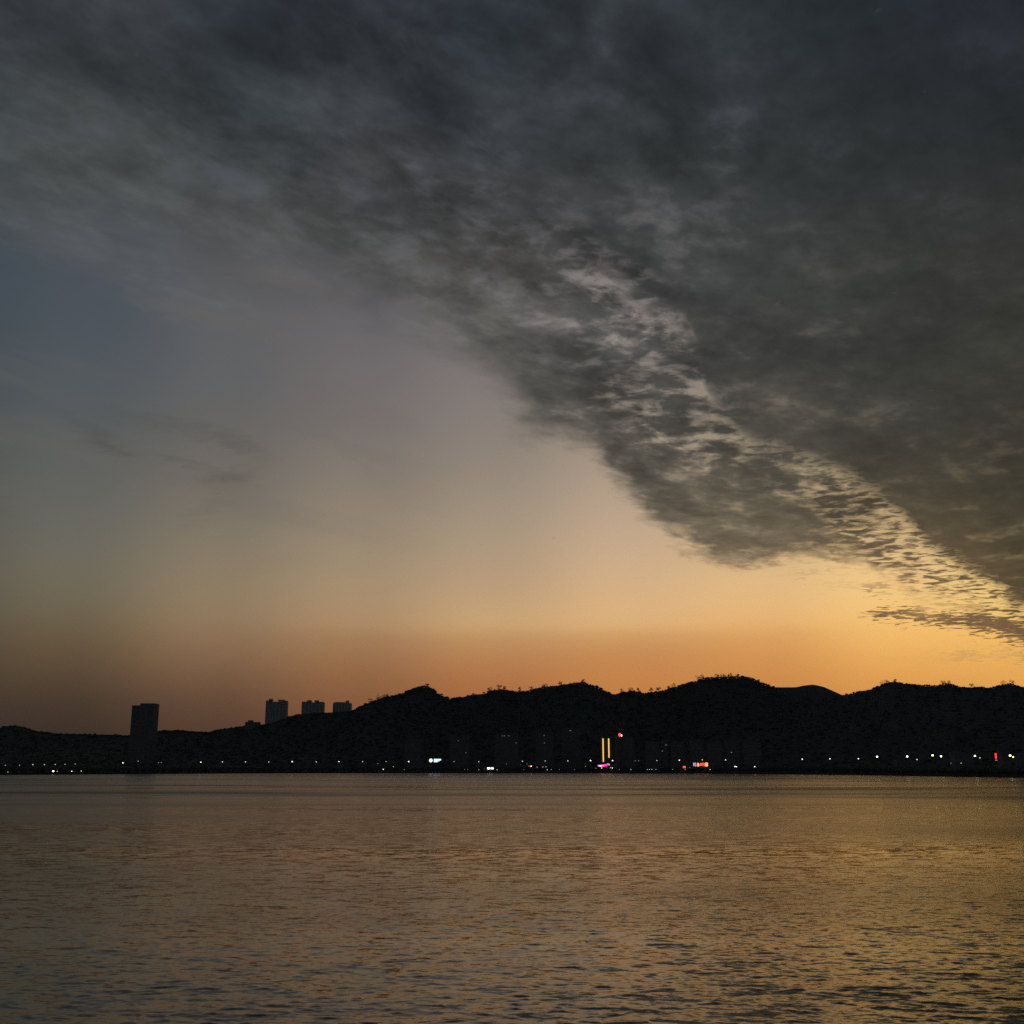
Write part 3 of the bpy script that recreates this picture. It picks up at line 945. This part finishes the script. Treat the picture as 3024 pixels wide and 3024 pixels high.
building('apartment_block', 1660, 1712, 2150, 1680, QZ - 0.2, 'dark block with a single high faint window left of the yellow strips', dw, 6, 11, 14, GA, lit=((1684, 2157.5, dim), ))
building('apartment_block', 1906, 1948, 2190, 1620, QZ - 0.2, 'grey apartment block between the red roof sign and two faint lamps', fw_, 5, 8, 14, GA)
building('apartment_block', 1953, 1972, 2186, 1625, QZ - 0.2, 'narrow apartment block with two faint windows', fw_, 2, 8, 14, GA, lit=((1967, 2200, dim), (1956, 2218, dim)))
building('apartment_block', 1976, 2020, 2190, 1620, QZ - 0.2, 'grey apartment block just above the small red sign', fw_, 5, 8, 14, GA)
building('apartment_block', 2036, 2078, 2186, 1610, QZ - 0.2, 'grey apartment block above the left half of the red and violet sign', fw_, 5, 8, 14, GA)
building('apartment_block', 2084, 2130, 2190, 1605, QZ - 0.2, 'grey apartment block above the right half of the red and violet sign', fw_, 5, 8, 14, GA)
building('apartment_block', 2138, 2184, 2186, 1600, QZ - 0.2, 'grey apartment block above the greenish double light', fw_, 5, 8, 14, GA, lit=((2160, 2222, dim), ))
building('apartment_block', 2190, 2246, 2192, 1590, QZ - 0.2, 'rightmost grey apartment block, above the single white quay light', fw_, 6, 7, 14, GA)
building('office_building', 1816, 1872, 2178, 1600, QZ - 0.2, 'broad grey building carrying the small red and white roof sign', fw_, 7, 10, 18, fins=((0.33, 1.2), ), roofs=((0.2, 7, 3), ))

# hotel with two lit vertical strips
hb = building('hotel', 1772, 1806, 2176, 1560, QZ - 0.2, 'dark building outlined by two long glowing yellow vertical strips', dw, 4, 11, 16)
yel = emit('yellow_strip_light', (1.0, 0.62, 0.16), 1.15)
for (xa, ya, xb, yb) in ((1780.5, 2181, 1781.8, 2249.5), (1797.5, 2181, 1798.2, 2237.5)):
    a, b = at(xa, ya, 1560), at(xb, yb, 1560)
    c = Vector(((a.x + b.x) / 2, 0, 0)) - Vector((hb.location.x, 0, 0))
    MB().box(c.x - 0.75, c.x + 0.75, -0.7, -0.2, b.z - hb.location.z, a.z - hb.location.z).build('light_strip', yel, hb)

# low buildings at the right end
GL = 'low buildings at the right end of the shore'
building('low_building', 2804, 2872, 2227, 1120, QZ - 0.2, 'low grey building with dim openings between the two brightest right hand lamps', M['flat_wall'], 8, 3, 12, GL, roofs=((0.15, 8, 2), (0.6, 6, 1.6)))
building('low_building', 2942, 2982, 2219, 1080, QZ - 0.2, 'plain grey building right of the vertical red sign', M['flat_wall'], 5, 4, 12, GL)
building('low_building', 2996, 3100, 2226, 1090, QZ - 0.2, 'long low building cut by the right edge of the picture', M['flat_wall'], 10, 3, 12, GL)
building('low_building', 2640, 2700, 2243, 1170, QZ - 0.2, 'small dark shed under the second bright right hand lamp', dw, 6, 2, 8, GL)


# ------------------------------------------------------------------ lamps
def lampmat(b, c):
    return emit('lamp_light', c, b)


WHITE, WARM, YELW, ORANGE, GREEN = (1.0, 0.97, 0.86), (1.0, 0.85, 0.55), (1.0, 0.88, 0.42), (1.0, 0.55, 0.2), (0.85, 1.0, 0.6)
LM = {}


def lamp(x, y, back, r, bright, colour, label, cat='street lamp', name='street_lamp', group='street lamps along the far promenade', ground=QZ):
    p = behind(x, y, back)
    key = (name, round(p.z, 0), r, bright, colour)
    h = p.z - ground
    root = empty(name, (p.x, p.y, ground), 0, label, cat, group)
    k2 = (r, bright, colour)
    if k2 not in LM:
        LM[k2] = MB().globe((0, 0, 0), r, r, r * 0.8, 8, 6)
        m_ = lampmat(bright, colour)
        me = bpy.data.meshes.new('lamp_globe')
        me.from_pydata(LM[k2].v, [], LM[k2].f)
        me.materials.append(m_)
        LM[k2] = me
    arm = 1.6 if h > 6 else 0.0
    MB().tube((arm, 0, 0), (arm, 0, max(0.3, h - (0.2 if arm else r * 0.8))), 0.14, 0.08, 6).build('pole', M['metal'], root)
    if arm:
        MB().tube((arm, 0, h - 0.3), (0.2, 0, h + r * 0.8), 0.07, 0.06, 5).build('arm', M['metal'], root)
        MB().box(-0.5, 0.5, -0.25, 0.25, r * 0.75, r * 0.75 + 0.2).build('lamp_hood', M['metal'], root).location = (0, 0, h)
    o = link('lamp_globe', LM[k2], root)
    o.location = (0, 0, h)
    return root


ROW = [
    (16, 2260, .75, 1.1, WHITE, 'faintest lamp at the far left end of the upper row'), (58, 2260, .75, 1.1, WHITE, 'faint lamp, second from the left end of the upper row'),
    (97, 2258, .85, 2.2, WHITE, 'brightest lamp of the short left row'), (131, 2258, .8, 1.8, WHITE, 'lamp above and left of the bright yellow quay lamp'),
    (163, 2257.5, .8, 1.6, WHITE, 'lamp directly above the bright yellow quay lamp'), (192, 2257, .75, 1.5, WHITE, 'lamp second from the right end of the short left row'),
    (222, 2256, .75, 1.5, WHITE, 'lamp at the right end of the short left row'), (363, 2253, .9, 3.5, WHITE, 'clear white lamp below and left of the dark slab tower'),
    (408, 2248, .7, 1.1, WHITE, 'small faint lamp right under the dark slab tower'), (468, 2252, .6, .7, WHITE, 'very faint lamp at the right foot of the slab tower, left of a pair'),
    (476, 2252, .6, .7, WHITE, 'very faint lamp at the right foot of the slab tower, right of a pair'), (593, 2251, .9, 3.2, WHITE, 'white lamp in the gap between slab tower and hilltop towers'),
    (657, 2250, .85, 2.6, WHITE, 'lamp left of the spot below the low hilltop house'), (725, 2250, .85, 2.4, WHITE, 'lamp below the low flat roofed hilltop house'),
    (794, 2250, .8, 2.2, WHITE, 'lamp below the left edge of the leftmost hilltop tower'), (863, 2249, 1.0, 4.5, YELW, 'brighter yellowish lamp below the gap between the first two hilltop towers'),
    (934, 2250, .85, 2.2, WHITE, 'lamp below the middle hilltop tower'), (1001, 2249, .9, 3.2, WHITE, 'lamp below the rightmost hilltop tower'),
    (1071, 2249, .8, 2.0, WHITE, 'lamp just right of the rightmost hilltop tower'), (1116, 2255, .6, 1.0, WHITE, 'small low lamp between two taller ones below the left wooded slope'),
    (1140, 2249, .75, 1.4, WHITE, 'faint tall lamp below the wooded slope left of the first peak'), (1207, 2249, .95, 4.0, WHITE, 'bright lamp next on the left of the white lit sign'),
    (1341, 2249, .75, 1.2, WHITE, 'faint lamp next on the right of the white lit sign'), (1414, 2249, .8, 2.0, WHITE, 'lamp above the left end of the white shop lights'),
    (1543, 2248, .85, 2.2, WHITE, 'lamp above and left of the red and yellow pair'), (1610, 2247, .8, 1.9, WHITE, 'lamp above the cluster of small white lights'),
    (1677, 2247, .85, 2.6, WHITE, 'second lamp left of the yellow strips'), (1744, 2246, 1.0, 4.5, WHITE, 'bright lamp next on the left of the yellow strips'),
    (1809, 2246, 1.0, 4.2, WHITE, 'bright lamp next on the right of the yellow strips'), (1876, 2247, .65, .8, WHITE, 'dim left lamp of a close pair right of the roof sign building'),
    (1886, 2247, .65, .7, WHITE, 'dim right lamp of a close pair right of the roof sign building'), (1940, 2246, .8, 1.9, WHITE, 'lamp in front of the grey block left of the small red sign'),
    (2006, 2245, .9, 3.6, WHITE, 'white lamp just above and left of the small red sign'), (2074, 2244, .8, 2.6, WHITE, 'small lamp directly above the red and violet sign'),
    (2143, 2244, .85, 2.8, WHITE, 'lamp between the red and violet sign and the greenish light'), (2369, 2242, .85, 3.4, WHITE, 'lone white lamp, first after the long dark gap'),
    (2451, 2241, .8, 3.4, WHITE, 'second white lamp after the long dark gap'), (2535, 2240.5, .8, 3.6, WHITE, 'third white lamp after the long dark gap, before the yellowish ones'),
]
for (x, y, r, b, c, l) in ROW:
    lamp(x, y, 13, r * 0.74, b * (0.7 if b > 2.9 else 0.5) * (0.7 if x < 350 else 1), c, l)
BIG = [(2590, 2234.5, 1.1, 7, 'leftmost of the big yellowish lamps on the right'), (2679, 2234, 1.1, 8, 'second big yellowish lamp from the left'),
       (2754, 2230.5, 1.1, 8, 'highest big yellowish lamp, left one of a close pair'), (2779, 2233.5, 1.05, 8, 'lower right one of the close pair of big yellowish lamps'),
       (2879, 2232.5, 1.0, 7, 'big yellowish lamp right of the low grey building'), (2983, 2231.5, 1.1, 8, 'big yellowish lamp near the right edge, larger of two touching'),
       (2992, 2235.5, 0.8, 5, 'smaller yellowish lamp touching the last big one near the right edge')]
for (x, y, r, b, l) in BIG:
    lamp(x, y, 15, r * 0.8, b * 0.8, YELW, l, group='big yellowish lamps on the right')
lamp(2708, 2243, 14, .6, 1.0, WHITE, 'small faint lamp between two big yellowish ones')
lamp(2894, 2238, 14, .5, 1.2, WHITE, 'small faint lamp just right of the low grey building lamp')
GQ = 'small lights low on the quay'
LOW = [
    (23, 2280, .6, 1.8, WHITE, 'low white quay light at the far left, alone'), (157.5, 2277.3, 1.2, 8, WARM, 'big bright warm quay light on the left, beside an orange one'),
    (169, 2278, .7, 2.2, ORANGE, 'small orange quay light touching the big warm one'), (212, 2277.5, .7, 3, WHITE, 'low white quay light, left one of two right of the big warm light'),
    (240, 2277, .7, 2.6, WHITE, 'low white quay light, right one of two right of the big warm light'), (1132, 2272, .8, 3.6, WARM, 'bright low light well left of the white lit sign'),
    (1162, 2264, .6, 2, WHITE, 'small light raised a little above the quay left of the white sign'), (1194, 2273, .55, .8, WHITE, 'dim low light below the lamp left of the white sign'),
    (1372, 2272, .5, .8, WHITE, 'dim low light left of a matching one, left of the shop lights'), (1381, 2272.5, .5, .7, WHITE, 'dim low light right of a matching one, left of the shop lights'),
    (1414, 2273, .6, 1.2, WHITE, 'low light at the left end of the white shop lights'), (1430, 2271, .6, .5, WHITE, 'greyish low light touching the shop lights'),
    (1468, 2273, .7, 1.6, WHITE, 'low light at the right end of the white shop lights'), (1496, 2256, .5, .5, WHITE, 'very faint light in the dark right of the shop lights'),
    (1537, 2258, .5, .4, WHITE, 'very faint light left of the red and yellow pair'), (1556, 2256, .6, .7, GREEN, 'dim bluish light just above the red and yellow pair'),
    (1547, 2273, .5, .5, WHITE, 'dim low light below the red and yellow pair'), (1562.5, 2262, .75, 3, (1, .12, .08), 'red light touching a bright yellow one'),
    (1568.5, 2262.7, .9, 6, WARM, 'bright yellow light touching a red one'), (1586, 2265.5, .65, 1.3, WHITE, 'first small light right of the red and yellow pair'),
    (1603, 2265, .65, 1.6, WHITE, 'second small light right of the red and yellow pair'), (1612, 2264.5, .65, 1.6, WHITE, 'third small light right of the red and yellow pair'),
    (1616, 2273, .7, 2.6, WHITE, 'brightest low quay light right of the red and yellow pair'), (1628, 2272.5, .6, 1.3, WHITE, 'low quay light beside the brightest one'),
    (1652, 2273, .5, .8, WHITE, 'dim low light in the gap before the yellow strips'), (1696, 2272.5, .5, .7, WHITE, 'dim low light halfway to the pink sign'),
    (1729, 2263, .6, 1, WHITE, 'small grey light left of the pink sign'), (1760, 2268.5, .6, 1, WARM, 'small pale light left below the pink sign'),
    (1777, 2268, .8, 4, ORANGE, 'orange light directly under the pink sign'), (1803, 2266.8, .6, 2.5, YELW, 'yellow light right below the pink sign, left of two'),
    (1808, 2268, .75, 3.5, YELW, 'yellow light right below the pink sign, right of two'), (1829, 2272.7, .5, .8, WHITE, 'dim low light right of the yellow pair'),
    (1863, 2272.5, .65, 1.4, WHITE, 'low light below the roof sign building'), (1912, 2272.5, .6, 1.6, WHITE, 'left light of a bright dash on the quay'),
    (1918, 2272.2, .6, 2, WHITE, 'middle light of a bright dash on the quay'), (1925, 2272, .6, 1.8, WHITE, 'right light of a bright dash on the quay'),
    (1937, 2272, .55, 1.2, WHITE, 'single light right of the bright dash on the quay'), (1986, 2272, .55, .9, WHITE, 'dim low light left of the small red sign'),
    (2023, 2272.5, .6, 1.2, WHITE, 'low light directly under the small red sign'), (2037, 2267, .5, .7, WHITE, 'dim light between the small and the large red signs'),
    (2097, 2272.5, .75, 2, WHITE, 'low light at the right foot of the red and violet sign'), (2170.5, 2263.5, .85, 4, GREEN, 'greenish light, left of two touching'),
    (2175, 2264.3, .75, 3.5, GREEN, 'greenish light, right of two touching'), (2229, 2264, .85, 3.8, WHITE, 'single white light right of the greenish ones'),
    (2808, 2254, .5, .6, WHITE, 'faint low light left under the low grey building'), (2838, 2253.5, .6, 1.4, WHITE, 'faint low light right under the low grey building'),
]
for (x, y, r, b, c, l) in LOW:
    lamp(x, y, 8, r * 0.76, b * (0.7 if b > 2.9 else 0.5), c, l, cat='quay light', name='quay_light', group=GQ)


# ------------------------------------------------------------------ lit signs
def glyph(strokes, x0, z0, w, h, m_, root, name='character', t=0.16):
    """a character built of raised strokes; strokes are (x0, y0, x1, y1) in a unit square, y up"""
    mb = MB()
    for (a, b, c, d) in strokes:
        xa, xb = sorted((a, c)); ya, yb = sorted((b, d))
        tt = t / 2
        mb.box(x0 + (xa - (tt if xa == xb else 0)) * w, x0 + (xb + (tt if xa == xb else 0)) * w, -0.5, -0.2,
               z0 + (ya - (tt if ya == yb else 0)) * h, z0 + (yb + (tt if ya == yb else 0)) * h)
    return mb.build(name, m_, root)


def sign(name, x0, y0, x1, y1, back, label, cat='sign'):
    a, b = behind(x0, y0, back), behind(x1, y1, back)
    Y = a.y
    a, b = at(x0, y0, Y), at(x1, y1, Y)
    root = empty(name, ((a.x + b.x) / 2, Y, QZ), 0, label, cat)
    w, h = b.x - a.x, a.z - b.z
    zb = b.z - QZ
    MB().box(-w / 2 - 0.4, w / 2 + 0.4, -0.15, 0.3, zb - 0.3, zb + h + 0.3).build('sign_board', M['sign_back'], root)
    for s_ in (-1, 1):
        MB().tube((s_ * w * 0.42, 0.5, 0), (s_ * w * 0.42, 0.5, zb + h * 0.6), 0.16, 0.16, 6).build('post', M['metal'], root)
    return root, w, h, zb


red = emit('red_sign_light', (1.0, 0.10, 0.035), 2.2)
orange = emit('orange_sign_light', (1.0, 0.30, 0.08), 2.6)
violet = emit('violet_sign_light', (0.75, 0.5, 0.95), 1.6)
r_, w, h, zb = sign('lit_sign', 2046.5, 2252.5, 2090.5, 2262.5, 24, 'long lit sign, first character violet white and the rest red')
u = w / 4.6
glyph([(0.25, 0, 0.25, 1), (0.05, 0.6, 0.25, 0.6), (0.55, 0.85, 0.95, 0.85), (0.55, 0.1, 0.95, 0.1), (0.55, 0.45, 0.8, 0.45)], -w / 2, zb, u, h, violet, r_)
for i, st in enumerate([[(0.5, 0.55, 0.5, 1), (0.15, 0.65, 0.85, 0.65), (0.25, 0.08, 0.8, 0.08), (0.2, 0, 0.2, 0.5), (0.8, 0, 0.8, 0.5), (0.2, 0.45, 0.8, 0.45)],
                        [(0.05, 0.75, 0.95, 0.75), (0.05, 0.3, 0.95, 0.3), (0.5, 0.1, 0.5, 0.9)],
                        [(0.15, 0, 0.15, 1), (0.15, 0.9, 0.45, 0.9), (0.6, 0.7, 0.95, 0.7), (0.75, 0.1, 0.75, 0.95), (0.5, 0.08, 0.95, 0.08), (0.35, 0.4, 0.6, 0.4)],
                        [(0.1, 0, 0.1, 0.95), (0.1, 0.92, 0.9, 0.92), (0.9, 0, 0.9, 0.92), (0.3, 0.5, 0.7, 0.5), (0.5, 0.2, 0.5, 0.75), (0.1, 0.05, 0.9, 0.05)]]):
    glyph(st, -w / 2 + u * (1.15 + i * 0.88), zb, u * 0.8, h, orange if i in (0, 3) else red, r_, t=0.2)
r_, w, h, zb = sign('lit_sign', 2016, 2262.5, 2025.5, 2268, 20, 'small red lit sign low on the shore left of the long one')
glyph([(0.1, 0.2, 0.9, 0.2), (0.1, 0.8, 0.9, 0.8), (0.3, 0, 0.3, 1), (0.7, 0.3, 0.7, 1)], -w / 2, zb, w, h, emit('deep_red_light', (1, .06, .04), 2.4), r_, t=0.3)
r_, w, h, zb = sign('lit_sign', 1267.5, 2240.5, 1302.5, 2251, 26, 'bright white sign with a round emblem and bluish lettering')
wl_ = emit('white_sign_light', (1.0, 0.95, 0.86), 1.7)
cy = emit('cyan_sign_light', (0.62, 0.92, 1.0), 1.4)
MB().globe((-w / 2 + h * 0.5, -0.5, zb + h * 0.5), h * 0.48, 0.4, h * 0.5, 12, 8).build('emblem', wl_, r_)
x0 = -w / 2 + h * 1.35
for i, (cw, ch) in enumerate([(2.6, .9), (2.5, .9), (2.2, .65), (1.9, .45)]):
    zz = zb + h * (0.95 - ch)
    glyph([(0.15, 0, 0.15, 1), (0.15, 0.85, 0.85, 0.85), (0.85, 0.1, 0.85, 0.9), (0.2, 0.45, 0.8, 0.45), (0.2, 0.1, 0.8, 0.1)], x0, zz, cw, ch * h, cy, r_, t=0.3)
    x0 += cw + 0.12
# pink curved neon canopy
r_, w, h, zb = sign('neon_sign', 1765.5, 2255.5, 1800.5, 2264.5, 30, 'curved magenta neon sign at the foot of the yellow strips')
segs = [(0, .12, .35, (0.7, 0.7, 0.75), .8), (.13, .34, .32, (1.0, 0.35, 0.9), 2.4), (.34, .56, .42, (1.0, 0.08, 0.5), 2.4), (.56, .74, .55, (1.0, 0.03, 0.38), 2.4), (.74, .92, .78, (1.0, 0.06, 0.4), 2.2), (.92, 1, .72, (0.8, 0.6, 0.7), .9)]
for (a, b, zc, c, e) in segs:
    MB().box(-w / 2 + a * w, -w / 2 + b * w - 0.05, -0.6, -0.2, zb + (zc - 0.24) * h, zb + (zc + 0.24) * h).build('neon_tube', emit('neon_light', c, e), r_)
MB().box(-w * 0.25, w * 0.3, -0.6, -0.2, zb - 0.02 * h, zb + 0.12 * h).build('neon_tube', emit('red_neon_light', (1, .02, .08), 1.2), r_)
# vertical red sign at the right
r_, w, h, zb = sign('vertical_sign', 2936.5, 2223.5, 2944.5, 2246.5, 30, 'vertical red lit sign with stacked characters near the right edge')
rr_ = emit('soft_red_light', (1, .05, .05), 1.8)
for i, (k, mm) in enumerate([(0.66, rr_), (0.30, rr_), (0.0, emit('pinkish_light', (.8, .3, .3), .6))]):
    glyph([(0.2, 0, 0.2, 1), (0.8, 0, 0.8, 1), (0.1, 0.85, 0.9, 0.85), (0.1, 0.45, 0.9, 0.45), (0.1, 0.1, 0.9, 0.1)], -w / 2, zb + k * h, w, h * (0.3 if i < 2 else 0.14), mm, r_, t=0.24)
# roof sign
p0, p1 = at(1827.3, 2164.8, 1600), at(1838.5, 2174.8, 1600)
r_ = empty('roof_sign', ((p0.x + p1.x) / 2, 1604, p1.z - 1.5), 0, 'small sign on a roof, red emblem with a white mark', 'sign')
w, h = p1.x - p0.x, p0.z - p1.z
MB().box(-w / 2, w / 2, 0.3, 0.5, 0.2, 1.6).build('frame', M['metal'], r_)
MB().globe((-w * 0.2, 0, 1.5 + h * 0.5), w * 0.32, 0.4, h * 0.5, 10, 6).build('emblem', emit('red_emblem_light', (1, .04, .03), 3), r_)
MB().globe((w * 0.3, 0, 1.5 + h * 0.3), w * 0.2, 0.4, h * 0.3, 10, 6).build('mark', emit('white_mark_light', (.8, 1, .95), 2), r_)
# lit shop front
a = behind(1441, 2266.5, 30); b = behind(1457, 2271.5, 30)
Y = a.y; a = at(1439, 2266.5, Y); b = at(1458, 2271.7, Y)
r_ = empty('shop_front', ((a.x + b.x) / 2, Y, QZ), 0, 'small shop with two bright greenish white windows at the quay', 'shop')
w = b.x - a.x
MB().box(-w / 2 - 2, w / 2 + 2, 0.02, 8, 0, a.z - QZ + 1.2).build('wall', M['flat_wall'], r_)
for (f0, f1, e) in ((0.02, .42, 3.0), (.47, .56, .9), (.60, .97, 1.9)):
    MB().box(-w / 2 + f0 * w, -w / 2 + f1 * w, -0.15, 0.0, b.z - QZ, a.z - QZ).build('lit_window', emit('shop_light', (.82, 1, .85), e), r_)

# ------------------------------------------------------------------ thin evening haze
hz = MB().box(-5100, 5100, -5100, 5100, -9, 330).build('haze', bpy.data.materials.new('haze'))
tag(hz, kind='stuff')
hm = hz.data.materials[0]
hm.use_nodes = True
hm.node_tree.nodes.clear()
pv_ = hm.node_tree.nodes.new('ShaderNodeVolumePrincipled')
pv_.inputs['Color'].default_value = (0.8, 0.88, 0.92, 1)
pv_.inputs['Density'].default_value = 0.00003
pv_.inputs['Anisotropy'].default_value = 0.0
mo_ = hm.node_tree.nodes.new('ShaderNodeOutputMaterial')
hm.node_tree.links.new(pv_.outputs[0], mo_.inputs['Volume'])
